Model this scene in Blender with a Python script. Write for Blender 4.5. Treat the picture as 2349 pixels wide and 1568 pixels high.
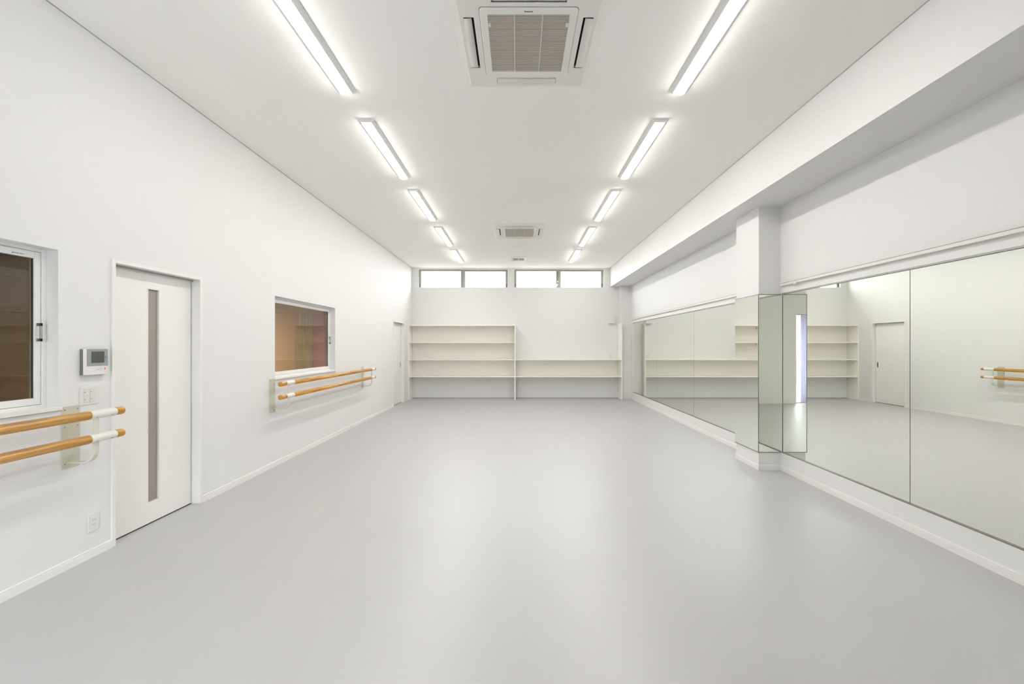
import bpy, bmesh, math
from mathutils import Vector, Matrix

# ---------------------------------------------------------------- clear
for o in list(bpy.data.objects):
    bpy.data.objects.remove(o, do_unlink=True)
SC = bpy.context.scene
COL = SC.collection
PI = math.pi

# ---------------------------------------------------------------- camera, world, exposure
W, H = 2349, 1568
cam_d = bpy.data.cameras.new('camera')
cam_d.sensor_fit = 'HORIZONTAL'; cam_d.sensor_width = 36.0; cam_d.lens = 14.0
cam_d.shift_x = -13.5 / W; cam_d.shift_y = 8.0 / W
cam_d.clip_start = 0.02; cam_d.clip_end = 200
cam = bpy.data.objects.new('camera', cam_d)
cam.location = (0, 0, 1.4); cam.rotation_euler = (PI / 2, 0, 0)
COL.objects.link(cam); SC.camera = cam

LAMP_STRENGTH = 40.0
SKY_STRENGTH = 12.0
world = bpy.data.worlds.new('world'); SC.world = world; world.use_nodes = True
nt = world.node_tree; nt.nodes.clear()
wo = nt.nodes.new('ShaderNodeOutputWorld'); bg = nt.nodes.new('ShaderNodeBackground')
bg.inputs[0].default_value = (0.92, 0.955, 1.0, 1); bg.inputs[1].default_value = SKY_STRENGTH
tcw = nt.nodes.new('ShaderNodeTexCoord'); sep = nt.nodes.new('ShaderNodeSeparateXYZ')
rmp = nt.nodes.new('ShaderNodeValToRGB')        # dim ground below the horizon, bright overcast sky above
rmp.color_ramp.elements[0].position = 0.485; rmp.color_ramp.elements[0].color = (0.17, 0.17, 0.165, 1)
rmp.color_ramp.elements[1].position = 0.505; rmp.color_ramp.elements[1].color = (0.93, 0.965, 1.0, 1)
mpr = nt.nodes.new('ShaderNodeMapRange'); mpr.inputs[1].default_value = -1; mpr.inputs[2].default_value = 1
nt.links.new(tcw.outputs['Generated'], sep.inputs[0]); nt.links.new(sep.outputs['Z'], mpr.inputs[0])
nt.links.new(mpr.outputs[0], rmp.inputs[0]); nt.links.new(rmp.outputs[0], bg.inputs[0])
nt.links.new(bg.outputs[0], wo.inputs[0])

SC.view_settings.view_transform = 'Standard'; SC.view_settings.look = 'None'
SC.view_settings.gamma = 1.0; SC.view_settings.exposure = 0.22
SC.view_settings.use_curve_mapping = False

# ---------------------------------------------------------------- materials
def srgb(r, g, b):
    def f(c):
        c /= 255.0
        return c / 12.92 if c <= 0.04045 else ((c + 0.055) / 1.055) ** 2.4
    return (f(r), f(g), f(b), 1)

MATS = {}
def mat(name, col, rough=0.6, metal=0.0, bump=0.0, bscale=300.0, spec=0.5, var=0.0, coat=0.0, trans=0.0):
    m = bpy.data.materials.new(name); m.use_nodes = True
    t = m.node_tree; b = t.nodes['Principled BSDF']
    b.inputs['Base Color'].default_value = col
    b.inputs['Roughness'].default_value = rough
    b.inputs['Metallic'].default_value = metal
    b.inputs['Specular IOR Level'].default_value = spec
    b.inputs['Coat Weight'].default_value = coat
    if bump or var:
        tc = t.nodes.new('ShaderNodeTexCoord')
        n = t.nodes.new('ShaderNodeTexNoise'); n.inputs['Scale'].default_value = bscale
        n.inputs['Detail'].default_value = 3
        t.links.new(tc.outputs['Object'], n.inputs['Vector'])
        if bump:
            bp = t.nodes.new('ShaderNodeBump'); bp.inputs['Strength'].default_value = bump
            bp.inputs['Distance'].default_value = 0.001
            t.links.new(n.outputs[0], bp.inputs['Height']); t.links.new(bp.outputs[0], b.inputs['Normal'])
        if var:
            n2 = t.nodes.new('ShaderNodeTexNoise'); n2.inputs['Scale'].default_value = 0.8
            t.links.new(tc.outputs['Object'], n2.inputs['Vector'])
            mx = t.nodes.new('ShaderNodeMix'); mx.data_type = 'RGBA'
            mx.inputs[6].default_value = col
            mx.inputs[7].default_value = tuple(c * (1 - var) for c in col[:3]) + (1,)
            t.links.new(n2.outputs[0], mx.inputs[0]); t.links.new(mx.outputs[2], b.inputs['Base Color'])
    MATS[name] = m
    return m

mat('wall_paint', (0.79, 0.783, 0.772, 1), 0.85, bump=0.15, bscale=180, spec=0.2)
mat('ceiling_paint', (0.945, 0.93, 0.90, 1), 0.9, bump=0.15, bscale=180, spec=0.1)
mat('trim_white', (0.83, 0.82, 0.795, 1), 0.45, spec=0.4, bump=0.02)
mat('door_white', (0.87, 0.86, 0.83, 1), 0.4, spec=0.4, bump=0.02)
mat('shelf_cream', (0.94, 0.905, 0.83, 1), 0.45, spec=0.35, bump=0.02)
mat('shelf_board', (0.93, 0.905, 0.845, 1), 0.45, spec=0.35, bump=0.02)
mat('vinyl_white', (0.87, 0.87, 0.86, 1), 0.3, bump=0.01)
mat('dark_gap', (0.03, 0.03, 0.028, 1), 0.6, bump=0.01)
mat('shadow_joint', (0.42, 0.41, 0.38, 1), 0.7, bump=0.01)  # grey for painted shadow lines at joints, also for the floor edging
mat('aluminium', (0.40, 0.39, 0.365, 1), 0.5, metal=0.0, bump=0.02)
mat('aluminium_channel', (0.22, 0.21, 0.175, 1), 0.35, metal=0.6, bump=0.02)
mat('steel_handle', (0.55, 0.53, 0.47, 1), 0.3, metal=0.9, bump=0.02)
mat('lamp_body', (0.78, 0.78, 0.765, 1), 0.5, bump=0.02)
mat('unit_plastic', (0.82, 0.81, 0.77, 1), 0.42, bump=0.02)
mat('unit_flap', (0.76, 0.73, 0.69, 1), 0.42, bump=0.02)
mat('unit_slat', (0.84, 0.79, 0.72, 1), 0.5, bump=0.02)
mat('unit_filter', (0.34, 0.285, 0.22, 1), 0.8, bump=0.3, bscale=900)
mat('unit_black', (0.006, 0.006, 0.006, 1), 0.9, bump=0.01)
mat('vent_grey', (0.30, 0.30, 0.29, 1), 0.6, bump=0.02)
mat('bracket_cream', (0.60, 0.585, 0.47, 1), 0.35, spec=0.5, bump=0.02)
mat('arm_cream', (0.68, 0.67, 0.58, 1), 0.35, spec=0.5, bump=0.02)
mat('collar_white', (0.76, 0.755, 0.69, 1), 0.3, spec=0.5, bump=0.02)
mat('screw_metal', (0.25, 0.23, 0.2, 1), 0.35, metal=0.9, bump=0.02)
mat('plate_white', (0.76, 0.755, 0.735, 1), 0.4, bump=0.02)
mat('rocker_white', (0.72, 0.715, 0.69, 1), 0.35, bump=0.02)
mat('slot_dark', (0.08, 0.075, 0.07, 1), 0.6, bump=0.01)
mat('intercom_white', (0.80, 0.77, 0.76, 1), 0.35, bump=0.02)
mat('intercom_side', (0.16, 0.17, 0.165, 1), 0.4, bump=0.02)
mat('intercom_grey', (0.35, 0.375, 0.39, 1), 0.3, metal=0.3, bump=0.02)
mat('intercom_screen', (0.09, 0.10, 0.09, 1), 0.15, spec=0.6, bump=0.01)
mat('button_silver', (0.55, 0.55, 0.5, 1), 0.2, metal=0.8, bump=0.02)
mat('mark_red', (0.65, 0.08, 0.06, 1), 0.5, bump=0.01)
mat('mark_pink', (0.75, 0.5, 0.5, 1), 0.5, bump=0.01)
mat('mark_grey', (0.3, 0.29, 0.28, 1), 0.5, bump=0.01)
mat('logo_black', (0.02, 0.02, 0.02, 1), 0.4, bump=0.01)
mat('frosted_glass', (0.36, 0.32, 0.285, 1), 0.35, spec=0.4, bump=0.05)
mat('next_room_wall', (0.47, 0.335, 0.205, 1), 0.8, bump=0.1)
mat('next_room_ceiling', (0.42, 0.35, 0.26, 1), 0.8, bump=0.1)
mat('next_room_pink', (0.48, 0.19, 0.26, 1), 0.8, bump=0.1)
mat('next_room_floor', (0.16, 0.11, 0.06, 1), 0.6, bump=0.1)
mat('next_room_trim', (0.45, 0.40, 0.28, 1), 0.7, bump=0.1)
mat('curtain_white', (0.75, 0.75, 0.85, 1), 0.9, bump=0.2)
mat('rail_cream', (0.76, 0.755, 0.70, 1), 0.4, bump=0.02)
mat('terrace', (0.6, 0.6, 0.6, 1), 0.8, bump=0.2)

# floor vinyl
def floor_material():
    m = mat('floor_vinyl', (0.50, 0.493, 0.497, 1), 0.38, spec=1.0, var=0.03)
    t = m.node_tree; b = t.nodes['Principled BSDF']
    tc = t.nodes.new('ShaderNodeTexCoord')
    n = t.nodes.new('ShaderNodeTexNoise'); n.inputs['Scale'].default_value = 3.0; n.inputs['Detail'].default_value = 4
    t.links.new(tc.outputs['Object'], n.inputs['Vector'])
    mr = t.nodes.new('ShaderNodeMapRange'); mr.inputs[3].default_value = 0.37; mr.inputs[4].default_value = 0.43
    t.links.new(n.outputs[0], mr.inputs[0]); t.links.new(mr.outputs[0], b.inputs['Roughness'])
floor_material()

def wood_material():
    m = mat('oak_bar', srgb(196, 138, 52), 0.28, spec=0.5)
    t = m.node_tree; b = t.nodes['Principled BSDF']
    tc = t.nodes.new('ShaderNodeTexCoord'); mp = t.nodes.new('ShaderNodeMapping')
    mp.inputs['Scale'].default_value = (60, 4, 60)
    n = t.nodes.new('ShaderNodeTexNoise'); n.inputs['Scale'].default_value = 1.0; n.inputs['Detail'].default_value = 5
    cr = t.nodes.new('ShaderNodeValToRGB')
    cr.color_ramp.elements[0].position = 0.3; cr.color_ramp.elements[0].color = srgb(176, 122, 42)
    cr.color_ramp.elements[1].position = 0.7; cr.color_ramp.elements[1].color = srgb(216, 166, 84)
    t.links.new(tc.outputs['Object'], mp.inputs['Vector']); t.links.new(mp.outputs[0], n.inputs['Vector'])
    t.links.new(n.outputs[0], cr.inputs[0]); t.links.new(cr.outputs[0], b.inputs['Base Color'])
wood_material()

def mirror_material():
    m = bpy.data.materials.new('mirror_silver'); m.use_nodes = True
    b = m.node_tree.nodes['Principled BSDF']
    b.inputs['Base Color'].default_value = (0.885, 0.90, 0.845, 1)
    b.inputs['Metallic'].default_value = 1.0; b.inputs['Roughness'].default_value = 0.0
    MATS['mirror_silver'] = m
mirror_material()
mat('mirror_edge', (0.10, 0.11, 0.09, 1), 0.3, bump=0.01)

def pane_material(name, tint, boost):
    m = bpy.data.materials.new(name); m.use_nodes = True
    t = m.node_tree; t.nodes.clear()
    out = t.nodes.new('ShaderNodeOutputMaterial'); mx = t.nodes.new('ShaderNodeMixShader')
    tr = t.nodes.new('ShaderNodeBsdfTransparent'); tr.inputs[0].default_value = tint
    gl = t.nodes.new('ShaderNodeBsdfGlossy'); gl.inputs['Roughness'].default_value = 0.0
    ge = t.nodes.new('ShaderNodeNewGeometry'); dt = t.nodes.new('ShaderNodeVectorMath'); dt.operation = 'DOT_PRODUCT'
    t.links.new(ge.outputs['Normal'], dt.inputs[0]); t.links.new(ge.outputs['Incoming'], dt.inputs[1])
    def mth(op, a, b=None):
        n_ = t.nodes.new('ShaderNodeMath'); n_.operation = op
        for i_, v_ in enumerate((a, b)):
            if v_ is None: continue
            if isinstance(v_, (int, float)): n_.inputs[i_].default_value = v_
            else: t.links.new(v_, n_.inputs[i_])
        return n_.outputs[0]
    ab = mth('ABSOLUTE', dt.outputs['Value'])
    fr = t.nodes.new('ShaderNodeMath'); fr.operation = 'MULTIPLY_ADD'; fr.inputs[1].default_value = 0.96; fr.inputs[2].default_value = 0.04
    t.links.new(mth('POWER', mth('SUBTRACT', 1.0, ab), 5.0), fr.inputs[0])
    ml = t.nodes.new('ShaderNodeMath'); ml.operation = 'MULTIPLY'; ml.inputs[1].default_value = boost; ml.use_clamp = True
    t.links.new(fr.outputs[0], ml.inputs[0]); t.links.new(ml.outputs[0], mx.inputs[0])
    t.links.new(tr.outputs[0], mx.inputs[1]); t.links.new(gl.outputs[0], mx.inputs[2])
    t.links.new(mx.outputs[0], out.inputs[0]); MATS[name] = m
pane_material('clear_pane', (0.96, 0.97, 0.96, 1), 0.3)
pane_material('inner_pane', (0.80, 0.78, 0.70, 1), 1.6)

def emit_material(name, col, s):
    m = bpy.data.materials.new(name); m.use_nodes = True
    t = m.node_tree; t.nodes.clear()
    out = t.nodes.new('ShaderNodeOutputMaterial'); e = t.nodes.new('ShaderNodeEmission')
    e.inputs[0].default_value = col; e.inputs[1].default_value = s
    t.links.new(e.outputs[0], out.inputs[0]); MATS[name] = m
emit_material('lamp_lens', (1.0, 0.975, 0.94, 1), LAMP_STRENGTH)
emit_material('next_room_fill_glow', (1.0, 0.88, 0.70, 1), 150.0)  # glow of the added light in the room next door

# ---------------------------------------------------------------- mesh helpers
class MB:
    """collects shapes in world coordinates"""
    def __init__(self):
        self.bm = bmesh.new()
    def box(self, x0, x1, y0, y1, z0, z1, mi=0):
        if x0 > x1: x0, x1 = x1, x0
        if y0 > y1: y0, y1 = y1, y0
        if z0 > z1: z0, z1 = z1, z0
        v = [self.bm.verts.new(p) for p in ((x0,y0,z0),(x1,y0,z0),(x1,y1,z0),(x0,y1,z0),(x0,y0,z1),(x1,y0,z1),(x1,y1,z1),(x0,y1,z1))]
        fs = []
        for q in ((0,3,2,1),(4,5,6,7),(0,1,5,4),(1,2,6,5),(2,3,7,6),(3,0,4,7)):
            f = self.bm.faces.new([v[i] for i in q]); f.material_index = mi; fs.append(f)
        return fs
    def prism(self, pts, axis, a, b, mi=0, smooth=False):
        """pts: 2D outline in the two other axes (cyclic order), extruded along axis from a to b"""
        def P(p, t):
            return {'x': (t, p[0], p[1]), 'y': (p[0], t, p[1]), 'z': (p[0], p[1], t)}[axis]
        lo = [self.bm.verts.new(P(p, a)) for p in pts]; hi = [self.bm.verts.new(P(p, b)) for p in pts]
        n = len(pts)
        for i in range(n):
            f = self.bm.faces.new((lo[i], lo[(i+1) % n], hi[(i+1) % n], hi[i])); f.material_index = mi; f.smooth = smooth
        self.bm.faces.new(lo[::-1]).material_index = mi; self.bm.faces.new(hi).material_index = mi
        return self
    def lathe_y(self, cx, cz, prof, seg=40, mi=0):
        """prof: list of (y, r) spun about an axis parallel to Y through cx, cz"""
        rings = []
        for y, r in prof:
            if r <= 1e-6:
                rings.append([self.bm.verts.new((cx, y, cz))])
            else:
                rings.append([self.bm.verts.new((cx + r*math.cos(2*PI*k/seg), y, cz + r*math.sin(2*PI*k/seg))) for k in range(seg)])
        for a, b in zip(rings, rings[1:]):
            for k in range(seg):
                k2 = (k+1) % seg
                if len(a) == 1 and len(b) == 1: continue
                if len(a) == 1: f = self.bm.faces.new((a[0], b[k], b[k2]))
                elif len(b) == 1: f = self.bm.faces.new((a[k], b[0], a[k2]))
                else: f = self.bm.faces.new((a[k], b[k], b[k2], a[k2]))
                f.smooth = True; f.material_index = mi
        for r in (rings[0], rings[-1]):
            if len(r) > 1:
                try: self.bm.faces.new(r)
                except ValueError: pass
        return self
    def disc_x(self, x0, x1, cy, cz, r, seg=20, mi=0):
        pts = [(cy + r*math.cos(2*PI*k/seg), cz + r*math.sin(2*PI*k/seg)) for k in range(seg)]
        return self.prism(pts, 'x', x0, x1, mi)
    def strap(self, path, y0, y1, th, mi=0):
        """flat strap: path in (x, z), width along Y, thickness th"""
        n = len(path); rows = []
        for i, p in enumerate(path):
            a = path[max(0, i-1)]; b = path[min(n-1, i+1)]
            d = Vector((b[0]-a[0], b[1]-a[1])).normalized(); nn = Vector((-d.y, d.x)) * th / 2
            rows.append([self.bm.verts.new((p[0]+nn.x, y0, p[1]+nn.y)), self.bm.verts.new((p[0]+nn.x, y1, p[1]+nn.y)),
                         self.bm.verts.new((p[0]-nn.x, y1, p[1]-nn.y)), self.bm.verts.new((p[0]-nn.x, y0, p[1]-nn.y))])
        for a, b in zip(rows, rows[1:]):
            for k in range(4):
                f = self.bm.faces.new((a[k], a[(k+1) % 4], b[(k+1) % 4], b[k])); f.smooth = k in (0, 2)
        self.bm.faces.new(rows[0][::-1]); self.bm.faces.new(rows[-1])
        return self

def world_loc(o):
    l = Vector((0, 0, 0))
    while o is not None:
        l += o.location; o = o.parent
    return l

def link(name, mb, mats, parent=None, bevel=0.0, origin=None):
    bm = mb.bm
    bmesh.ops.recalc_face_normals(bm, faces=bm.faces)
    xs = [v.co.x for v in bm.verts]; ys = [v.co.y for v in bm.verts]; zs = [v.co.z for v in bm.verts]
    c = Vector(origin) if origin else Vector(((min(xs)+max(xs))/2, (min(ys)+max(ys))/2, min(zs)))
    bmesh.ops.translate(bm, verts=bm.verts, vec=-c)
    me = bpy.data.meshes.new(name); bm.to_mesh(me); bm.free()
    for m in (mats if isinstance(mats, (list, tuple)) else [mats]):
        me.materials.append(MATS[m])
    o = bpy.data.objects.new(name, me); COL.objects.link(o)
    if parent is not None:
        o.parent = parent; o.location = c - world_loc(parent)
    else:
        o.location = c
    if bevel:
        b = o.modifiers.new('bevel', 'BEVEL'); b.width = bevel; b.segments = 2; b.limit_method = 'ANGLE'
        b.angle_limit = math.radians(50)
    return o

def box(name, m, x0, x1, y0, y1, z0, z1, parent=None, bevel=0.0):
    mb = MB(); mb.box(x0, x1, y0, y1, z0, z1)
    return link(name, mb, m, parent, bevel)

def tag(o, label, cat, group=None, kind=None):
    o['label'] = label; o['category'] = cat
    if group: o['group'] = group
    if kind: o['kind'] = kind
    return o

def empty(name, loc, label, cat, group=None, kind=None):
    o = bpy.data.objects.new(name, None); COL.objects.link(o); o.location = loc
    o.empty_display_size = 0.1
    return tag(o, label, cat, group, kind)

def copy_tree(o, parent=None):
    c = o.copy(); COL.objects.link(c); c.parent = parent
    for ch in list(o.children):
        copy_tree(ch, c)
    return c

def struct(o, label, cat):
    return tag(o, label, cat, kind='structure')

def cells(mb, u0, u1, v0, v1, holes, put):
    us = sorted({u0, u1, *[h[0] for h in holes], *[h[1] for h in holes]})
    vs = sorted({v0, v1, *[h[2] for h in holes], *[h[3] for h in holes]})
    for a, b in zip(us, us[1:]):
        run = None
        for c, d in zip(vs, vs[1:]):
            um, vm = (a+b)/2, (c+d)/2
            solid = not any(h[0] < um < h[1] and h[2] < vm < h[3] for h in holes)
            if solid:
                run = (run[0], d) if run else (c, d)
            if not solid or d == vs[-1]:
                if run: put(a, b, run[0], run[1]); run = None

# ---------------------------------------------------------------- room dimensions
XL, XR = -2.82, 2.955          # wall faces
YB, YR = 10.60, -0.66          # back wall, rear wall
ZC = 3.465                     # ceiling
BX, BZ = 2.459, 2.96           # beam face, beam soffit
PX, PY0, PY1 = 2.71, 4.48, 4.94   # pillar
MX = 2.972                     # mirror plane (recessed behind the furring)
MZ0, MZ1 = 0.20, 1.975
FT = 0.15                      # left wall thickness
NX = -5.6                      # neighbouring room's far wall
NZ = 2.25                      # its ceiling

# ---------------------------------------------------------------- structure
mb = MB(); mb.box(XL - 0.13, XR + 0.3, YR - 0.3, YB + 0.3, -0.12, 0)
struct(link('floor', mb, 'floor_vinyl'), 'pale grey sheet vinyl dance floor across the whole room', 'floor')
mb = MB(); mb.box(NX - 0.2, XR + 0.3, YR - 0.3, YB + 0.3, ZC, ZC + 0.2)
struct(link('ceiling', mb, 'ceiling_paint'), 'flat off-white ceiling with two rows of strip lights', 'ceiling')

D1 = (2.758, 3.551, 0.0, 2.004)     # casing outer
D2 = (9.00, 9.86, 0.0, 1.965)
WA = (0.92, 2.443, 1.02, 1.986)
WB = (4.622, 6.145, 1.02, 1.977)
cs = 0.02
holes = [(D1[0]+cs, D1[1]-cs, 0, D1[3]-cs), (D2[0]+cs, D2[1]-cs, 0, D2[3]-cs), WA, WB]
mb = MB(); cells(mb, YR - 0.3, YB + 0.3, 0, ZC, holes, lambda a, b, c, d: mb.box(XL - FT, XL, a, b, c, d))
struct(link('wall_left', mb, 'wall_paint'), 'long white left wall with two inner windows and two doors', 'wall')

CW1 = (-2.647, -0.273, 2.944, 3.432)
CW2 = (-0.093, 2.287, 2.944, 3.432)
mb = MB(); cells(mb, XL, XR + 0.3, 0, ZC, [CW1, CW2], lambda a, b, c, d: mb.box(a, b, YB, YB + 0.044, c, d))
cells(mb, XL, XR + 0.3, 0, ZC, [(w_[0], w_[1], w_[2]-0.042, w_[3]) for w_ in (CW1, CW2)], lambda a, b, c, d: mb.box(a, b, YB + 0.044, YB + 0.14, c, d))
struct(link('wall_back', mb, 'wall_paint'), 'white far end wall with high windows over the shelving', 'wall')

RW = (-2.35, -0.77, 0.0, 2.157)
mb = MB(); cells(mb, XL, XR + 0.3, 0, ZC, [RW], lambda a, b, c, d: mb.box(a, b, YR - 0.2, YR, c, d))
struct(link('wall_rear', mb, 'wall_paint'), 'white wall behind the viewer seen only in the pillar mirror', 'wall')

# right wall: mirrors sit in a shallow recess
holes = [(PY1 - 0.05, 10.25, MZ0, MZ1 + 0.012), (1.22, PY0 + 0.02, MZ0, MZ1 + 0.012)]
mb = MB()
cells(mb, YR - 0.2, YB + 0.05, 0, ZC, holes, lambda a, b, c, d: mb.box(XR, XR + 0.3, a, b, c, d))
for h in holes:
    mb.box(MX + 0.006, XR + 0.3, h[0], h[1], h[2], h[3])
struct(link('wall_right', mb, 'wall_paint'), 'long white right wall holding the big mirrors', 'wall')

struct(box('beam', 'wall_paint', BX, XR + 0.05, YR - 0.1, YB + 0.05, BZ, ZC + 0.05),
       'deep white boxed beam along the top of the right wall', 'beam')
struct(box('pillar', 'wall_paint', PX, XR + 0.05, PY0, PY1, 0, BZ + 0.02),
       'square white pillar standing out of the mirrored right wall', 'pillar')
struct(box('pillar', 'wall_paint', 2.685, XR + 0.05, 10.39, YB + 0.05, 0, BZ + 0.02),
       'shallow white corner pillar beside the low shelving at the far end', 'pillar')

# baseboards (with a thin cap line)
def baseboard(mb, x0, x1, y0, y1):
    mb.box(x0, x1, y0, y1, 0, 0.058)
def bb_left(y0, y1):
    m_ = MB(); m_.prism([(XL, 0), (XL + 0.010, 0), (XL + 0.010, 0.044), (XL + 0.007, 0.046), (XL + 0.009, 0.049), (XL + 0.009, 0.056), (XL + 0.006, 0.060), (XL, 0.060)], 'y', y0, y1)
    return m_
for i, (a, b, lab) in enumerate(((YR, D1[0], 'white baseboard under the near window, ending at the near door'),
                                 (D1[1], D2[0], 'long white baseboard between the two doors on the left wall'),
                                 (D2[1], 10.24, 'short white baseboard between the far door and the shelving'))):
    struct(link('baseboard_left', bb_left(a, b), 'trim_white'), lab, 'baseboard')
def bb_right(y0, y1, x=XR):
    m_ = MB(); m_.prism([(x, 0), (x - 0.010, 0), (x - 0.010, 0.044), (x - 0.007, 0.046), (x - 0.009, 0.049), (x - 0.009, 0.056), (x - 0.006, 0.060), (x, 0.060)], 'y', y0, y1)
    return m_
struct(link('baseboard_right', bb_right(YR, PY0 - 0.010), 'trim_white'), 'white baseboard under the near mirrors, right of the pillar', 'baseboard')
struct(link('baseboard_right', bb_right(PY1 + 0.010, 10.39), 'trim_white'), 'white baseboard under the far mirrors, beyond the pillar', 'baseboard')
mb = MB()
mb.box(PX - 0.010, PX, PY0 - 0.010, PY1 + 0.010, 0, 0.058)
mb.box(PX, XR, PY0 - 0.010, PY0, 0, 0.058)
mb.box(PX, XR, PY1, PY1 + 0.010, 0, 0.058)
struct(link('baseboard_pillar', mb, 'trim_white', bevel=0.002), 'white baseboard wrapped round the foot of the pillar', 'baseboard')
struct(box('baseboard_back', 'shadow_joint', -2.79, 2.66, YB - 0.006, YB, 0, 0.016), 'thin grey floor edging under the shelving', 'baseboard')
# ceiling joints: grey strips, the shadow gap's dark put into their colour
struct(box('shadow_line_1', 'shadow_joint', XL, XL + 0.005, YR, YB, ZC - 0.005, ZC), 'thin grey strip painted as the shadow gap between left wall and ceiling', 'trim')
struct(box('shadow_line_2', 'shadow_joint', BX - 0.004, BX, YR, YB, ZC - 0.004, ZC), 'thin grey strip painted as the shadow gap between beam and ceiling', 'trim')

# ---------------------------------------------------------------- neighbouring room
struct(box('wall_next_room', 'next_room_wall', NX - 0.2, NX, YR - 0.3, YB + 0.3, 0, ZC), 'brown side wall of the dim room behind the left wall windows', 'wall')
mb = MB(); mb.box(NX, XL - FT, 10.83, 11.0, 0, NZ)
struct(link('wall_next_room_end', mb, 'next_room_pink'), 'dusky pink wall seen through the inner window over the far barre', 'wall')
struct(box('wall_next_room_rear', 'next_room_wall', NX, XL - FT, YR - 0.3, YR - 0.1, 0, NZ), 'brown rear wall of the dim room next door', 'wall')
struct(box('floor_next_room', 'next_room_floor', NX - 0.2, XL - 0.13, YR - 0.3, YB + 0.4, -0.12, -0.001), 'dark floor of the dim room next door', 'floor')
struct(box('ceiling_next_room', 'next_room_ceiling', NX, XL - FT, YR - 0.3, YB + 0.4, NZ, NZ + 0.1), 'dim low ceiling of the room next door', 'ceiling')
mb = MB()
for k, (y, w) in enumerate(((10.12, 0.10), (10.30, 0.06), (10.45, 0.05), (10.60, 0.08), (10.74, 0.06))):
    mb.box(NX, NX + 0.03 + 0.01*(k % 2), y, y + w, 0, NZ)
struct(link('trim_3', mb, 'next_room_trim'), 'pale upright battens in the corner beside the pink wall', 'trim')
struct(box('trim_4', 'next_room_trim', NX, NX + 0.06, YR, 9.5, NZ - 0.09, NZ), 'pale cornice strip along the brown room ceiling', 'trim')
lr = empty('next_room_fill_light', (-3.9, 8.4, NZ), 'added warm light brightening the room next door, unseen above the far inner window', 'ceiling light')  # added lamp, out of view, put in to light the room next door
box('lamp_body', 'lamp_body', -4.1, -3.7, 8.1, 8.7, NZ - 0.04, NZ, lr)
box('lamp_lens', 'next_room_fill_glow', -4.08, -3.72, 8.12, 8.68, NZ - 0.055, NZ - 0.04, lr)

# ---------------------------------------------------------------- left wall windows
def inner_window(name, o, label, sticker):
    y0, y1, z0, z1 = o
    t = empty(name, (XL, (y0+y1)/2, z0), label, 'window', kind='structure')
    xf, xb = XL - 0.072, XL - 0.125
    f = 0.022
    mb = MB()
    mb.box(xb, xf, y0, y0+f, z0, z1); mb.box(xb, xf, y1-f, y1, z0, z1)
    mb.box(xb, xf, y0+f, y1-f, z0, z0+f); mb.box(xb, xf, y0+f, y1-f, z1-f, z1)
    link('window_frame', mb, 'vinyl_white', t, bevel=0.0015)
    s = 0.040; a0, a1, c0, c1 = y0+f+0.002, y1-f-0.002, z0+f+0.002, z1-f-0.002
    xs, xe = XL - 0.078, XL - 0.112
    mb = MB()
    mb.box(xe, xs, a0, a0+s, c0, c1); mb.box(xe, xs, a1-s*0.75, a1, c0, c1)
    mb.box(xe, xs, a0+s, a1-s*0.75, c0, c0+s); mb.box(xe, xs, a0+s, a1-s*0.75, c1-s, c1)
    sash = link('window_sash', mb, 'vinyl_white', t, bevel=0.0015)
    mb = MB(); g0, g1, e0, e1 = a0+s, a1-s*0.75, c0+s, c1-s
    xg = XL - 0.090; w = 0.004
    mb.box(xg-0.005, xg+0.002, g0, g0+w, e0, e1); mb.box(xg-0.005, xg+0.002, g1-w, g1, e0, e1)
    gs = link('gasket', mb, 'dark_gap', sash)
    mb = MB(); mb.box(xg-0.003, xg, g0+w, g1-w, e0, e1)
    link('window_pane', mb, 'inner_pane', sash)
    # pull handle on the sash stile
    hy = a1 - 0.018; h0, h1 = 1.425, 1.535
    mb = MB(); mb.box(xs, xs+0.026, hy-0.006, hy+0.006, h0, h0+0.018); mb.box(xs, xs+0.026, hy-0.006, hy+0.006, h1-0.018, h1)
    mb.box(xs+0.020, xs+0.026, hy-0.006, hy+0.006, h0, h1)
    link('window_handle', mb, 'steel_handle', sash, bevel=0.001)
    if sticker:
        mb = MB()
        zz = z1 - f - 0.026
        for (p, q, h) in ((0.098, 0.092, 0.008), (0.091, 0.079, 0.005), (0.078, 0.064, 0.005), (0.060, 0.050, 0.005), (0.048, 0.040, 0.004)):
            mb.box(xs, xs+0.0005, y1-0.065-p, y1-0.065-q, zz-h, zz)
        link('maker_mark', mb, 'mark_grey', sash)
    # sill board
    box('window_sill', 'trim_white', XL - 0.125, XL + 0.014, y0-0.012, y1+0.012, z0-0.017, z0+0.002, t, bevel=0.001)
    mb = MB(); mb.box(XL, XL + 0.003, y0, y1+0.01, z0-0.0205, z0-0.017)
    link('sill_shadow_line', mb, 'shadow_joint', t)  # grey strip painted as the shadow line beneath the sill
    return t
# wall opening needs the sill: carve is not needed, sill top sits at the opening's lower edge
inner_window('window_1', WA, 'white framed inner window at left frame edge, above the near barre', True)
inner_window('window_2', WB, 'white framed inner window with a pink wall seen through it, above the far barre', False)

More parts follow.
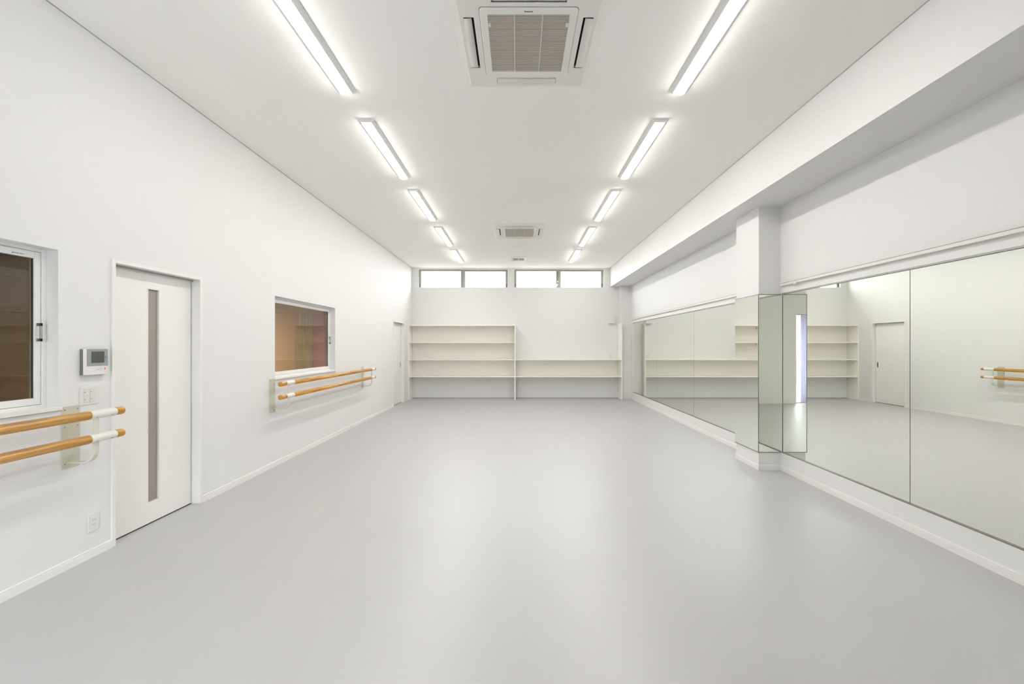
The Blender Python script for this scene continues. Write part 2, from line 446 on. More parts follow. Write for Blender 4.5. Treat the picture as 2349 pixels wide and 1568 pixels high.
# ---------------------------------------------------------------- doors
def sliding_door(name, o, label, glass, handle_side):
    y0, y1, z0, z1 = o; cw = 0.026
    t = empty(name, (XL, (y0+y1)/2, 0), label, 'door', kind='structure')
    mb = MB()
    mb.box(XL - FT, XL + 0.010, y0, y0+cw, 0, z1); mb.box(XL - FT, XL + 0.010, y1-cw, y1, 0, z1)
    mb.box(XL - FT, XL + 0.010, y0+cw, y1-cw, z1-cw, z1)
    link('door_casing', mb, 'trim_white', t, bevel=0.002)
    mb = MB()
    zt = z1 - cw
    mb.box(XL - 0.055, XL - 0.050, y0+cw, y1-cw, zt-0.012, zt); mb.box(XL - 0.115, XL - 0.110, y0+cw, y1-cw, zt-0.012, zt)
    link('door_track', mb, 'aluminium', t)
    lf, lb = XL - 0.070, XL - 0.103
    a0, a1 = y0 + cw - 0.0, y1 - cw - 0.006
    zb, zu = 0.010, zt - 0.006
    mb = MB()
    if glass:
        gy0, gy1, gz0, gz1 = glass
        cells(mb, a0, a1, zb, zu, [glass], lambda a, b, c, d: mb.box(lb, lf, a, b, c, d))
    else:
        mb.box(lb, lf, a0, a1, zb, zu)
    leaf = link('door_leaf', mb, 'door_white', t)
    mb = MB(); mb.box(lb-0.0, lf-0.004, a1, y1-cw, zb, zu)
    link('door_edge_gap', mb, 'dark_gap', t)
    mb = MB(); mb.box(lb-0.005, lf-0.003, y0+cw, y1-cw, 0.0, 0.009)
    link('door_bottom_gap', mb, 'dark_gap', t)
    if glass:
        mb = MB(); mb.box(lf-0.022, lf-0.014, gy0, gy1, gz0, gz1)
        link('glass_strip', mb, 'frosted_glass', leaf)
        mb = MB(); w = 0.006
        mb.box(lf-0.014, lf+0.002, gy0-w, gy0+0.0015, gz0-w, gz1+w); mb.box(lf-0.014, lf+0.002, gy1-0.0015, gy1+w, gz0-w, gz1+w)
        mb.box(lf-0.014, lf+0.002, gy0+0.0015, gy1-0.0015, gz0-w, gz0+0.0015); mb.box(lf-0.014, lf+0.002, gy0+0.0015, gy1-0.0015, gz1-0.0015, gz1+w)
        link('glass_bead', mb, 'trim_white', leaf, bevel=0.001)
    if handle_side:
        hy = a1 - 0.052
        mb = MB(); mb.box(lf-0.001, lf+0.002, hy-0.018, hy+0.018, 0.862, 0.990)
        h = link('door_handle', mb, 'steel_handle', leaf, bevel=0.001)
        mb = MB(); mb.box(lf+0.0015, lf+0.0030, hy-0.013, hy+0.013, 0.868, 0.984)
        link('handle_recess', mb, 'slot_dark', leaf)
    return t
sliding_door('door_1', D1, 'white sliding door with a tall narrow frosted glass strip', (3.111, 3.206, 0.17, 1.843), False)
sliding_door('door_2', D2, 'plain white sliding door near the shelving at the far end', None, True)

# ---------------------------------------------------------------- clerestory windows
def high_window(name, o, label):
    x0, x1, z0, z1 = o
    t = empty(name, ((x0+x1)/2, YB, z0), label, 'window', kind='structure')
    z0 -= 0.042
    ya, yb = YB + 0.045, YB + 0.12
    f = 0.020
    mb = MB()
    mb.box(x0, x0+f, ya, yb, z0, z1); mb.box(x1-f, x1, ya, yb, z0, z1)
    mb.box(x0+f, x1-f, ya, yb, z0, z0+0.015); mb.box(x0+f, x1-f, ya, yb, z1-f, z1)
    link('window_frame', mb, 'aluminium', t, bevel=0.0015)
    xm = (x0+x1)/2 - 0.01
    for k, (a, b, dy) in enumerate(((x0+f, xm+0.062, 0.010), (xm-0.062, x1-f, 0.038))):
        s = 0.040; ms = 0.066
        l, r = (s, ms) if k == 0 else (ms, s)
        mb = MB(); p, q = ya+dy, ya+dy+0.024; c0, c1 = z0+0.015, z1-f
        mb.box(a, a+l, p, q, c0, c1); mb.box(b-r, b, p, q, c0, c1)
        mb.box(a+l, b-r, p, q, c0, c0+0.03); mb.box(a+l, b-r, p, q, c1-0.028, c1)
        sash = link('window_sash', mb, 'aluminium', t, bevel=0.0015)
        mb = MB(); mb.box(a+l, b-r, p+0.010, p+0.014, c0+0.03, c1-0.028)
        link('window_pane', mb, 'clear_pane', sash)
        hx = a + 0.006 if k == 0 else b - 0.006
        mb = MB(); mb.box(hx-0.007, hx+0.007, p-0.008 if k == 0 else p-0.036, p, c0+0.05, c0+0.13)
        link('window_latch', mb, 'slot_dark', sash)
high_window('window_3', CW1, 'high aluminium two-pane window above the tall shelving, the left one')
high_window('window_4', CW2, 'high aluminium two-pane window above the low shelving, the right one')

# rear glazed door with drawn back curtain
_c = MATS['curtain_white'].node_tree; _o = [n for n in _c.nodes if n.type == 'OUTPUT_MATERIAL'][0]
_t = _c.nodes.new('ShaderNodeBsdfTranslucent'); _t.inputs[0].default_value = (0.72, 0.70, 0.86, 1)
_m = _c.nodes.new('ShaderNodeMixShader'); _m.inputs[0].default_value = 0.35
_c.links.new(_c.nodes['Principled BSDF'].outputs[0], _m.inputs[1]); _c.links.new(_t.outputs[0], _m.inputs[2]); _c.links.new(_m.outputs[0], _o.inputs[0])
t = empty('window_5', ((RW[0]+RW[1])/2, YR, 0), 'bright full-height window behind the viewer, seen in the pillar mirror', 'window', kind='structure')
mb = MB(); f = 0.04
mb.box(RW[0], RW[0]+f, YR-0.14, YR-0.06, 0, RW[3]); mb.box(RW[1]-0.02, RW[1], YR-0.14, YR-0.06, 0, RW[3])
mb.box(RW[0]+f, RW[1]-0.02, YR-0.14, YR-0.06, RW[3]-0.02, RW[3]); mb.box(RW[0]+f, RW[1]-0.02, YR-0.14, YR-0.06, 0, 0.02)
mb.box(-1.60, -1.52, YR-0.14, YR-0.06, 0.02, RW[3]-0.02)
link('window_frame', mb, 'aluminium', t)
mb = MB(); mb.box(RW[0]+f, -1.60, YR-0.10, YR-0.095, 0.02, RW[3]-0.02); mb.box(-1.52, RW[1]-0.02, YR-0.10, YR-0.095, 0.02, RW[3]-0.02)
link('window_pane', mb, 'clear_pane', t)
# curtain folds gathered in the middle of the opening
mb = MB(); n = 60; top = []; bot = []
for i in range(n+1):
    x = -1.32 + 0.42*i/n; y = YR - 0.035 + 0.016*math.sin(i*1.25)
    top.append(mb.bm.verts.new((x, y, 2.135))); bot.append(mb.bm.verts.new((x + 0.01*math.sin(i), y, 0.02)))
for i in range(n):
    mb.bm.faces.new((bot[i], bot[i+1], top[i+1], top[i])).smooth = True
cu = link('curtain', mb, 'curtain_white')
cu.modifiers.new('thickness', 'SOLIDIFY').thickness = 0.002
tag(cu, 'pale gathered curtain at the bright window, a sliver seen in the pillar mirror', 'curtain')
struct(box('ground_outside', 'terrace', -6, 6, -6, YR - 0.2, -0.14, -0.02), 'pale paving outside the window behind the viewer', 'ground')

# ---------------------------------------------------------------- mirrors
def mirror_panel(label, x_front, y0, y1, z0, z1, group=None):
    """panel on the right wall facing -X"""
    mb = MB()
    fs = mb.box(x_front, x_front + 0.005, y0, y1, z0, z1, 1)
    for f in fs:
        if all(abs(v.co.x - x_front) < 1e-6 for v in f.verts): f.material_index = 0
    o = link('wall_mirror', mb, ['mirror_silver', 'mirror_edge'])
    return tag(o, label, 'mirror', group)
g = 0.0025
G = 'tall mirror panels along the right wall'
mirror_panel('far mirror panel next to the shelving corner, reflecting the low shelves', MX, 8.51+g, 10.25-0.004, MZ0+0.006, MZ1-0.001, G)
mirror_panel('middle panel of the three far mirrors beyond the pillar', MX, 6.73+g, 8.51-g, MZ0+0.006, MZ1-0.001, G)
mirror_panel('far mirror panel running up behind the pillar', MX, PY1+0.003, 6.73-g, MZ0+0.006, MZ1-0.001, G)
mirror_panel('near wall mirror right beside the pillar, reflecting the far door', MX, 3.018+g, PY0-0.016, MZ0+0.006, MZ1-0.001, G)
mirror_panel('nearest wall mirror at right frame edge, reflecting the far barre', MX, 1.22, 3.018-g, MZ0+0.006, MZ1-0.001, G)
# pillar mirrors
PMX = PX - 0.010; PMY = PY0 - 0.010
t = mirror_panel('narrow mirror on the pillar side facing the room', PMX, PMY+0.003, PY1+0.012, 0.206, 1.968)
mb = MB()
mb.box(PMX-0.002, PX, PMY+0.003, PY1+0.012, 0.199, 0.206); mb.box(PMX-0.002, PX, PMY+0.003, PY1+0.012, 1.968, 1.975)
mb.box(PMX-0.002, PMX+0.005, PMY-0.001, PMY+0.003, 0.199, 1.975)
link('mirror_trim', mb, 'aluminium_channel', t)
mb = MB()
fs = mb.box(PMX+0.004, MX-0.001, PMY, PMY+0.005, 0.206, 1.968, 1)
for f in fs:
    if all(abs(v.co.y - PMY) < 1e-6 for v in f.verts): f.material_index = 0
t = tag(link('wall_mirror', mb, ['mirror_silver', 'mirror_edge']), 'narrow mirror on the pillar face towards the viewer, reflecting the rear window', 'mirror')
mb = MB()
mb.box(PMX+0.003, XR, PMY-0.002, PY0, 0.199, 0.206); mb.box(PMX+0.003, XR, PMY-0.002, PY0, 1.968, 1.975)
mb.box(MX-0.004, MX-0.0005, PMY-0.002, PMY+0.004, 0.206, 1.968)
link('mirror_trim', mb, 'aluminium_channel', t)
# mirror channels along the recess edges (bottom: ledge shade put into a dark metal colour, top white)
for (a, b, lab) in ((PY1+0.013, 10.25, 'beyond the pillar'), (1.22, PY0-0.013, 'right of the pillar')):
    mb = MB(); mb.box(XR+0.001, MX, a, b, MZ0, MZ0+0.005)
    struct(link('trim_5', mb, 'aluminium_channel'), 'slim channel, ledge shade in its dark colour, under the wall mirrors ' + lab, 'trim')
    mb = MB(); mb.prism([(MX+0.006, MZ1), (MX-0.001, MZ1), (XR-0.003, MZ1+0.012), (XR-0.003, MZ1+0.016), (MX+0.006, MZ1+0.016)], 'y', a, b)
    struct(link('trim_6', mb, 'trim_white'), 'slim white channel over the wall mirrors ' + lab, 'trim')
    mb = MB(); mb.box(MX-0.003, MX-0.0005, a, b, MZ1-0.003, MZ1)
    struct(link('trim_7', mb, 'mirror_edge'), 'thin dark line at the top of the wall mirrors ' + lab, 'trim')

# picture rails
def rail(y0, y1, label):
    mb = MB()
    mb.prism([(XR, 2.060), (XR-0.026, 2.060), (XR-0.028, 2.062), (XR-0.028, 2.083), (XR-0.026, 2.086), (XR, 2.086)], 'y', y0, y1)
    t = link('picture_rail', mb, 'rail_cream')
    tag(t, label, 'rail', 'picture rails above the mirrors')
    mb = MB(); mb.box(XR-0.0265, XR, y0, y1, 2.086, 2.0895)
    link('rail_groove', mb, 'aluminium_channel', t)
    mb = MB(); mb.box(XR-0.029, XR, y1, y1+0.008, 2.058, 2.090)
    link('rail_end_cap', mb, 'plate_white', t, bevel=0.001)
    return t
rail(0.5, 4.44, 'long cream picture rail above the near mirrors, right of the pillar')
rail(PY1+0.03, 10.36, 'cream picture rail above the far mirrors, beyond the pillar')
mb = MB(); y = 4.20
mb.box(XR-0.036, XR-0.0285, y-0.045, y+0.045, 2.060, 2.076); mb.box(XR-0.040, XR-0.032, y-0.018, y+0.018, 2.046, 2.064)
tag(link('rail_hook', mb, 'plate_white', bevel=0.002), 'small white sliding hook on the picture rail near the pillar', 'hook')

# ---------------------------------------------------------------- shelving
YS = 10.23; th = 0.020
def bracket(mb, x, z, y=YB-0.012):
    mb.box(x-0.002, x+0.002, y-0.03, y, z-0.075, z)
t = empty('bookcase', (-1.45, (YS+YB)/2, 0), 'tall cream open shelving unit with four bays, left half of the far wall', 'bookcase')
xl, xm, xr = XL, -0.073, 2.672
box('side_panel', 'shelf_board', xl+0.001, xl+0.022, YS, YB-0.007, 0, 1.925, t, bevel=0.001)
box('side_panel', 'shelf_board', xm-0.013, xm+0.013, YS, YB-0.007, 0, 1.925, t, bevel=0.001)
for z in (1.925, 1.483, 1.044, 0.606):
    box('shelf', 'shelf_board', xl+0.022, xm-0.013, YS+0.002, YB-0.007, z-th, z, t, bevel=0.001)
box('back_panel', 'shelf_cream', xl+0.022, xm-0.013, YB-0.012, YB-0.002, 0.606, 1.905, t)
for (x, z) in ((-0.93, 1.905), (-0.93, 1.463)):
    mb = MB(); bracket(mb, x, z); link('shelf_bracket', mb, 'rocker_white', t)
t = empty('bookcase', (1.30, (YS+YB)/2, 0), 'low cream open shelving unit with a tall end panel, right half of the far wall', 'bookcase')
box('side_panel', 'shelf_board', xr-0.012, xr+0.012, YS, YB-0.007, 0, 1.98, t, bevel=0.001)
for z in (1.044, 0.606):
    box('shelf', 'shelf_board', xm+0.013, xr-0.012, YS+0.002, YB-0.007, z-th, z, t, bevel=0.001)
box('back_panel', 'shelf_cream', xm+0.013, xr-0.012, YB-0.012, YB-0.002, 0.606, 1.024, t)
for x in (0.85, 1.75):
    mb = MB(); bracket(mb, x, 0.586); link('shelf_bracket', mb, 'rocker_white', t)

# back wall fittings
t = empty('wall_box', (2.478, YB, 1.975), 'small square white box mounted high on the far wall near the corner pillar', 'wall box')
box('cover', 'plate_white', 2.400, 2.556, YB-0.075, YB, 1.975, 2.155, t, bevel=0.006)
mb = MB(); mb.box(2.41, 2.545, YB-0.070, YB-0.004, 1.971, 1.975)
link('cover_base', mb, 'vent_grey', t)

# ---------------------------------------------------------------- switches and sockets
def plate_x(name, y0, y1, z0, z1, label, cat, rows, cols, socket):
    x = XL
    t = empty(name, (x, (y0+y1)/2, z0), label, cat)
    box('cover_plate', 'plate_white', x, x+0.006, y0, y1, z0, z1, t, bevel=0.002)
    cy, cz = (y0+y1)/2, (z0+z1)/2
    if not socket:
        w, h = 0.0225*1.55, 0.0345*1.30
        for r in range(rows):
            for c in range(cols):
                yy = cy + (c - (cols-1)/2)*(w+0.0015) ; zz = cz + (0.5*(rows-1) - r)*(h+0.0015)
                s = box('rocker', 'rocker_white', x+0.006, x+0.009, yy-w/2, yy+w/2, zz-h/2, zz+h/2, t, bevel=0.0008)
                mb = MB(); mb.box(x+0.009, x+0.0095, yy-w/2+0.003, yy-w/2+0.009, zz-0.002, zz+0.0015)
                link('indicator', mb, 'slot_dark', s)
    else:
        s = box('socket_insert', 'plate_white', x+0.006, x+0.0075, cy-0.015, cy+0.015, cz-0.034, cz+0.034, t, bevel=0.0008)
        for r in range(2):
            mb = MB(); zz = cz + 0.014 - r*0.028
            mb.box(x+0.0075, x+0.0080, cy-0.0075, cy-0.0055, zz-0.004, zz+0.004); mb.box(x+0.0075, x+0.0080, cy+0.0055, cy+0.0075, zz-0.0035, zz+0.0035)
            link('socket_slots', mb, 'slot_dark', s)
    return t
plate_x('light_switch', 2.560, 2.672, 1.013, 1.132, 'square white four-rocker switch plate under the intercom', 'light switch', 2, 2, False)
plate_x('wall_socket', 2.608, 2.676, 0.171, 0.290, 'white double power socket low on the wall left of the near door', 'socket', 1, 1, True)
plate_x('light_switch', 10.03, 10.10, 1.00, 1.12, 'small white switch plate between far door and shelving, seen in the mirror', 'light switch', 1, 1, False)
plate_x('wall_socket', 10.00, 10.07, 0.14, 0.26, 'small white socket low between far door and shelving, seen in the mirror', 'socket', 1, 1, True)
t = empty('light_switch', (2.475, YB, 1.06), 'small pale blank plate on the far wall just above the low shelving', 'light switch')
box('cover_plate', 'rocker_white', 2.44, 2.51, YB-0.007, YB, 1.058, 1.172, t, bevel=0.002)

# ---------------------------------------------------------------- intercom
iy0, iy1, iz0, iz1 = 2.563, 2.712, 1.207, 1.378
t = empty('intercom', (XL, (iy0+iy1)/2, iz0), 'white and grey video intercom with dark screen, left of the near door', 'intercom')
box('housing', 'intercom_side', XL, XL+0.020, iy0, iy1, iz0+0.002, iz1-0.002, t, bevel=0.001)
ff = XL+0.028
box('front_cover', 'intercom_white', XL+0.020, ff, iy0, iy1, iz0, iz1, t, bevel=0.002)
bz = box('grey_bezel', 'intercom_grey', ff, ff+0.002, iy0+0.016, iy1-0.001, iz0+0.058, iz1-0.001, t, bevel=0.0008)
sc = box('screen', 'intercom_screen', ff+0.002, ff+0.0026, iy0+0.044, iy0+0.121, iz0+0.078, iz1-0.018, t)
box('screen_edge', 'slot_dark', ff+0.002, ff+0.0032, iy0+0.118, iy0+0.1225, iz0+0.078, iz1-0.018, sc)
box('screen_edge', 'slot_dark', ff+0.002, ff+0.0032, iy0+0.0425, iy0+0.044, iz0+0.078, iz1-0.018, sc)
mb = MB(); mb.disc_x(ff+0.002, ff+0.006, iy0+0.135, iz1-0.055, 0.0065)
link('call_button', mb, 'button_silver', t, bevel=0.001)
mb = MB(); mb.disc_x(ff+0.002, ff+0.0045, iy0+0.135, iz1-0.077, 0.0045)
link('small_button', mb, 'button_silver', t, bevel=0.001)
mb = MB(); mb.box(ff, ff+0.0012, iy0+0.127, iy0+0.1305, iz0+0.030, iz0+0.046)
link('red_switch', mb, 'mark_red', t)
mb = MB()
for (a, b, c, d) in ((0.098, 0.115, 0.048, 0.0495), (0.101, 0.110, 0.044, 0.0455), (0.096, 0.104, 0.035, 0.042), (0.108, 0.114, 0.036, 0.041), (0.098, 0.112, 0.029, 0.031)):
    box('printed_mark', 'mark_pink', ff, ff+0.0004, iy0+a, iy0+b, iz0+c, iz0+d, t)
mb = MB()
for (a, b, c, d) in ((0.074, 0.083, 0.032, 0.0335), (0.085, 0.091, 0.0305, 0.0345), (0.132, 0.140, 0.013, 0.0145), (0.140, 0.143, 0.052, 0.056)):
    box('printed_mark', 'mark_grey', ff, ff+0.0004, iy0+a, iy0+b, iz0+c, iz0+d, t)

# ---------------------------------------------------------------- barres
AX = -2.648; ZB = (0.968, 0.820)
def make_barre(label):
    y0, y1 = 4.434, 7.385
    t = empty('ballet_barre', (XL, (y0+y1)/2, 0.63), label, 'ballet barre', 'double wooden barres on the left wall')
    ends = ((4.434, 4.534, 4.690, 4.565, 4.61), (7.385, 7.325, 7.172, 7.225, 7.215))   # tip, collar outer, collar inner, plate centre, arm
    for z in ZB:
        mb = MB(); mb.lathe_y(AX, z, [(4.690, 0.0), (4.690, 0.0250), (4.692, 0.0275), (7.170, 0.0275), (7.172, 0.0250), (7.172, 0.0)])
        link('wooden_bar', mb, 'oak_bar', t)
        for (tip, co, ci, pc, ay) in ends:
            lo, hi = min(co, ci), max(co, ci)
            mb = MB(); mb.lathe_y(AX, z, [(lo-0.003, 0.0), (lo-0.003, 0.0255), (lo, 0.0268), (hi, 0.0268), (hi+0.003, 0.0255), (hi+0.003, 0.0)])
            c = link('collar', mb, 'collar_white', t)
            for yy in (lo+0.03, hi-0.03):
                mb = MB()
                # screw heads on the underside front of the collar
                a = math.radians(-38)
                cx, cz_ = AX + 0.0268*math.cos(a), z + 0.0268*math.sin(a)
                bmesh.ops.create_uvsphere(mb.bm, u_segments=10, v_segments=6, radius=0.0032, matrix=Matrix.Translation((cx, yy, cz_)))
                link('screw', mb, 'screw_metal', c)
            s = 1 if tip > co else -1
            if s > 0:
                prof = [(co, 0.0), (co, 0.0255), (tip-0.012, 0.0255), (tip-0.006, 0.0238), (tip-0.002, 0.0190), (tip, 0.012), (tip, 0.0)]
            else:
                prof = [(co, 0.0), (co, 0.0275), (tip+0.004, 0.0275), (tip+0.001, 0.0262), (tip, 0.0245), (tip, 0.0)]
            mb = MB(); mb.lathe_y(AX, z, prof)
            link('wooden_end', mb, 'oak_bar', t)
    for (tip, co, ci, pc, ay) in ends:
        mb = MB()
        r = 0.008; pts = []
        for (cy, cz_, a0) in ((pc+0.0505-r, 1.018-r, 0), (pc-0.0505+r, 1.018-r, 90), (pc-0.0505+r, 0.630+r, 180), (pc+0.0505-r, 0.630+r, 270)):
            for k in range(5):
                a = math.radians(a0 + 90*k/4); pts.append((cy + r*math.cos(a), cz_ + r*math.sin(a)))
        mb.prism(pts, 'x', XL+0.0003, XL+0.005)
        pl = link('wall_plate', mb, 'bracket_cream', t, bevel=0.0008)
        for (dy, z) in ((-0.036, 0.998), (0.036, 0.998), (-0.036, 0.892), (0.036, 0.892), (-0.036, 0.660), (0.036, 0.660)):
            mb = MB(); bmesh.ops.create_uvsphere(mb.bm, u_segments=10, v_segments=6, radius=0.0038, matrix=Matrix.Translation((XL+0.005, pc+dy, z)) @ Matrix.Diagonal((0.5, 1, 1, 1)))
            link('screw', mb, 'screw_metal', pl)
        path = [(XL+0.004, 0.668), (AX-0.075, 0.668)]
        for k in range(1, 11):
            a = math.radians(-90 + 90*k/10)
            path.append((AX-0.075 + 0.075*math.cos(a), 0.743 + 0.075*math.sin(a)))
        path += [(AX, 0.80), (AX, 0.965)]
        mb = MB(); mb.strap(path, ay-0.0165, ay+0.0165, 0.010)
        mb.strap([(XL+0.004, 0.972), (AX-0.02, 0.972)], ay-0.012, ay+0.012, 0.010)
        link('support_arm', mb, 'arm_cream', t, bevel=0.002)
    return t
b1 = make_barre('double wooden ballet barre on cream brackets beneath the far inner window')
b2 = copy_tree(b1); b2.location.y -= 4.715
b2['label'] = 'double wooden ballet barre at left frame edge, ending in front of the near door'

# ---------------------------------------------------------------- strip lights
def make_light(x, y0, label):
    L = 1.225; w = 0.155; y1 = y0 + L
    t = empty('strip_light', (x, (y0+y1)/2, ZC), label, 'ceiling light', 'slim batten lights in two ceiling rows')
    mb = MB(); h = w/2
    mb.prism([(x-h, ZC), (x-h, ZC-0.006), (x-0.048, ZC-0.028), (x+0.048, ZC-0.028), (x+h, ZC-0.006), (x+h, ZC)], 'y', y0, y1)
    link('lamp_body', mb, 'lamp_body', t)
    mb = MB(); n = 12
    prof = [(x - 0.0445*math.cos(PI*k/n), ZC-0.028 - 0.016*math.sin(PI*k/n)**0.8) for k in range(n+1)]
    mb.prism(prof, 'y', y0+0.012, y1-0.012, smooth=True)
    link('lamp_lens', mb, 'lamp_lens', t)
    return t
ordl = ['nearest', 'second', 'third', 'fourth', 'farthest']
base = None
for x, side in ((-1.388, 'left'), (1.300, 'right')):
    for i in range(5):
        y0 = 2.005 + 1.634*i
        lab = '%s strip light of the %s ceiling row' % (ordl[i], side)
        if i == 0: lab += ', cut by the top frame edge'
        if i == 4: lab += ', close to the high windows'
        if base is None: base = make_light(x, y0, lab); continue
        c = copy_tree(base); c.location = (x, y0 + 0.6125, ZC); c['label'] = lab

# ---------------------------------------------------------------- ceiling cassettes
def make_cassette(cx, cy, label):
    t = empty('air_conditioner', (cx, cy, ZC), label, 'air conditioner', 'square ceiling air conditioning cassettes')
    Z1 = ZC - 0.024; R = 0.475; ri = 0.432
    fl = [(-0.408, -0.342, -0.225, 0.225), (0.342, 0.408, -0.225, 0.225), (-0.225, 0.225, -0.395, -0.335), (-0.225, 0.225, 0.335, 0.395)]
    mb = MB()
    # sloping rim
    a = [(-R, -R), (R, -R), (R, R), (-R, R)]; b = [(-ri, -ri), (ri, -ri), (ri, ri), (-ri, ri)]
    va = [mb.bm.verts.new((cx+p[0], cy+p[1], ZC)) for p in a]
    vm = [mb.bm.verts.new((cx+p[0], cy+p[1], ZC-0.003)) for p in a]
    vb = [mb.bm.verts.new((cx+p[0], cy+p[1], Z1)) for p in b]
    e_ = [(p[0]*(ri+0.005)/ri, p[1]*(ri+0.005)/ri) for p in b]
    ve = [mb.bm.verts.new((cx+p[0], cy+p[1], Z1+0.011)) for p in e_]
    for k in range(4):
        k2 = (k+1) % 4
        for P, Q in ((va, vm), (vm, ve), (ve, vb)):
            mb.bm.faces.new((P[k], P[k2], Q[k2], Q[k]))
    # flat face with four outlet slots
    hl = fl + [(-0.256, 0.256, -0.256, 0.256)]
    us = sorted({-ri, ri, *[v for f in hl for v in f[:2]]}); vs = sorted({-ri, ri, *[v for f in hl for v in f[2:]]})
    for u0, u1 in zip(us, us[1:]):
        for v0, v1 in zip(vs, vs[1:]):
            um, vm_ = (u0+u1)/2, (v0+v1)/2
            if any(f[0] < um < f[1] and f[2] < vm_ < f[3] for f in hl): continue
            mb.bm.faces.new([mb.bm.verts.new((cx+p, cy+q, Z1)) for p, q in ((u0, v0), (u1, v0), (u1, v1), (u0, v1))])
    bmesh.ops.remove_doubles(mb.bm, verts=mb.bm.verts, dist=1e-5)
    link('face_panel', mb, 'unit_plastic', t)
    # outlets and flaps
    for k, f in enumerate(fl):
        mb = MB(); mb.box(cx+f[0], cx+f[1], cy+f[2], cy+f[3], ZC-0.006, ZC-0.004)
        x0, x1, y0, y1 = cx+f[0], cx+f[1], cy+f[2], cy+f[3]
        link('air_outlet', mb, 'unit_black', t)
        mb = MB()
        # flap is a shallow bowed louvre that leaves a dark slit on the inner side
        n = 10; gap = 0.014; rows = []
        for i in range(n+1):
            s = -1 + 2*i/n; bow = 0.006*(1 - s*s)
            if k in (0, 1):
                inner = x1-gap if k == 0 else x0+gap; outer = x0+0.002-bow*0.6 if k == 0 else x1-0.002+bow*0.6
                yy = (y0+y1)/2 + s*(0.217)
                rows.append([(outer, yy, Z1-0.001-bow), (inner, yy, Z1+0.001)])
            elif k == 3:
                xx = (x0+x1)/2 + s*0.222
                rows.append([(xx, y1-0.001+bow*0.6, Z1-0.001-bow), (xx, y0+0.003, Z1-0.0005)])
            else:
                xx = (x0+x1)/2 + s*0.217
                rows.append([(xx, y0+0.002-bow*0.6, Z1-0.001-bow), (xx, y1-0.014, Z1-0.001)])
        vv = [[mb.bm.verts.new(p) for p in r] for r in rows]
        for p, q in zip(vv, vv[1:]):
            mb.bm.faces.new((p[0], p[1], q[1], q[0])).smooth = True
        o = link('flap', mb, 'unit_flap', t); sm = o.modifiers.new('thickness', 'SOLIDIFY'); sm.thickness = 0.004; sm.offset = 0
    # intake frame with rounded corners
    gr = 0.302; r = 0.022; Z2 = Z1 - 0.008; gi = 0.255; y_off = 0.0
    def rr(h, r_, cyo=0.0):
        pts = []
        for (sx, sy, a0) in ((1, 1, 0), (-1, 1, 90), (-1, -1, 180), (1, -1, 270)):
            for k in range(7):
                an = math.radians(a0 + 15*k); pts.append((cx + sx*(h-r_) + r_*math.cos(an), cy + cyo + sy*(h-r_) + r_*math.sin(an)))
        return pts
    mb = MB(); o1 = rr(gr, r); o2 = rr(gr-0.006, r); ins = rr(gi, 0.002)
    A = [mb.bm.verts.new((p[0], p[1], Z1)) for p in o1]; B = [mb.bm.verts.new((p[0], p[1], Z2+0.003)) for p in o1]
    C_ = [mb.bm.verts.new((p[0], p[1], Z2)) for p in o2]; D = [mb.bm.verts.new((p[0], p[1], Z2)) for p in ins]; E = [mb.bm.verts.new((p[0], p[1], Z2+0.012)) for p in ins]
    n = len(o1)
    for P, Q in ((A, B), (B, C_), (C_, D), (D, E)):
        for k in range(n):
            k2 = (k+1) % n; mb.bm.faces.new((P[k], P[k2], Q[k2], Q[k]))
    fr = link('intake_frame', mb, 'unit_plastic', t)
    # dark joint line round the frame
    mb = MB(); o3 = rr(gr+0.0035, r)
    A = [mb.bm.verts.new((p[0], p[1], Z1-0.0006)) for p in o1]; B = [mb.bm.verts.new((p[0], p[1], Z1-0.0006)) for p in o3]
    for k in range(n):
        k2 = (k+1) % n; mb.bm.faces.new((A[k], A[k2], B[k2], B[k]))
    link('panel_joint', mb, 'vent_grey', t)
    mb = MB(); mb.box(cx-gi, cx+gi, cy-gi, cy+gi, Z2+0.013, Z2+0.015)
    gri = link('filter', mb, 'unit_filter', t)
    mb = MB(); ns = 45; pit = 2*gi/ns
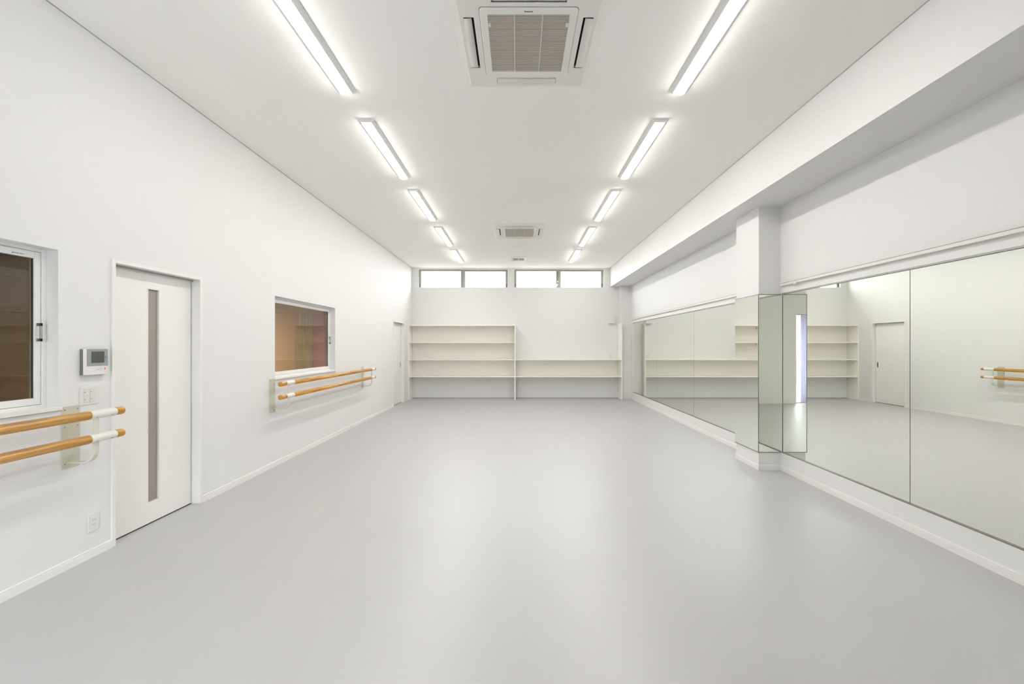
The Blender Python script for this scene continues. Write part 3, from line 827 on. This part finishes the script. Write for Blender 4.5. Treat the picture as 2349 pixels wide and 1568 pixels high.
    for k in range(ns):
        y = cy - gi + pit*(k+0.5) + 0.003
        mb.prism([(y-0.0024, Z2+0.001), (y+0.0020, Z2+0.001), (y+0.0024, Z2+0.003), (y-0.0010, Z2+0.003)], 'x', cx-gi, cx+gi)
    gl = link('grille', mb, 'unit_slat', t)
    mb = MB()
    for q in (-0.088, 0.088):
        mb.box(cx+q-0.0025, cx+q+0.0025, cy-gi, cy+gi, Z2-0.0005, Z2+0.008)
    link('grille_bar', mb, 'unit_slat', gl)
    for q in (-1, 1):
        mb = MB(); mb.box(cx+q*(gi-0.009)-0.008, cx+q*(gi-0.009)+0.008, cy-gi+0.066, cy-gi+0.092, Z2-0.001, Z2+0.006)
        link('grille_catch', mb, 'unit_slat', gl)
    # maker's lettering on the frame
    cu_ = bpy.data.curves.new('lettering', 'FONT'); cu_.body = 'Panasonic'; cu_.size = 0.0135; cu_.align_x = 'CENTER'
    cu_.offset = 0.0004; cu_.extrude = 0.0003
    tmp = bpy.data.objects.new('lettering', cu_); COL.objects.link(tmp)
    bpy.context.view_layer.update()
    me = bpy.data.meshes.new_from_object(tmp.evaluated_get(bpy.context.evaluated_depsgraph_get()))
    bpy.data.objects.remove(tmp, do_unlink=True)
    me.transform(Matrix.Rotation(PI, 4, 'X')); me.materials.clear(); me.materials.append(MATS['logo_black'])
    lg = bpy.data.objects.new('lettering', me); COL.objects.link(lg); lg.parent = t
    lg.location = (0, -0.279 + 0.004, Z2 - 0.0005 - ZC)
    return t
ac = make_cassette(0.066, 2.705, 'near square ceiling air conditioner with ribbed intake grille and open vanes')
c = copy_tree(ac); c.location = (0.030, 7.20, ZC); c['label'] = 'far square ceiling air conditioner, small above the shelving end'

# ceiling vent
t = empty('ceiling_vent', (0.018, 9.50, ZC), 'small white ceiling vent with two grey slots before the high windows', 'vent')
box('vent_cover', 'plate_white', -0.155, 0.195, 9.27, 9.73, ZC-0.012, ZC, t, bevel=0.003)
for a, b in ((-0.110, 0.010), (0.026, 0.146)):
    box('vent_slot', 'vent_grey', a, b, 9.38, 9.60, ZC-0.014, ZC-0.012, t)
box('indicator', 'slot_dark', -0.140, -0.132, 9.44, 9.48, ZC-0.0135, ZC-0.012, t)
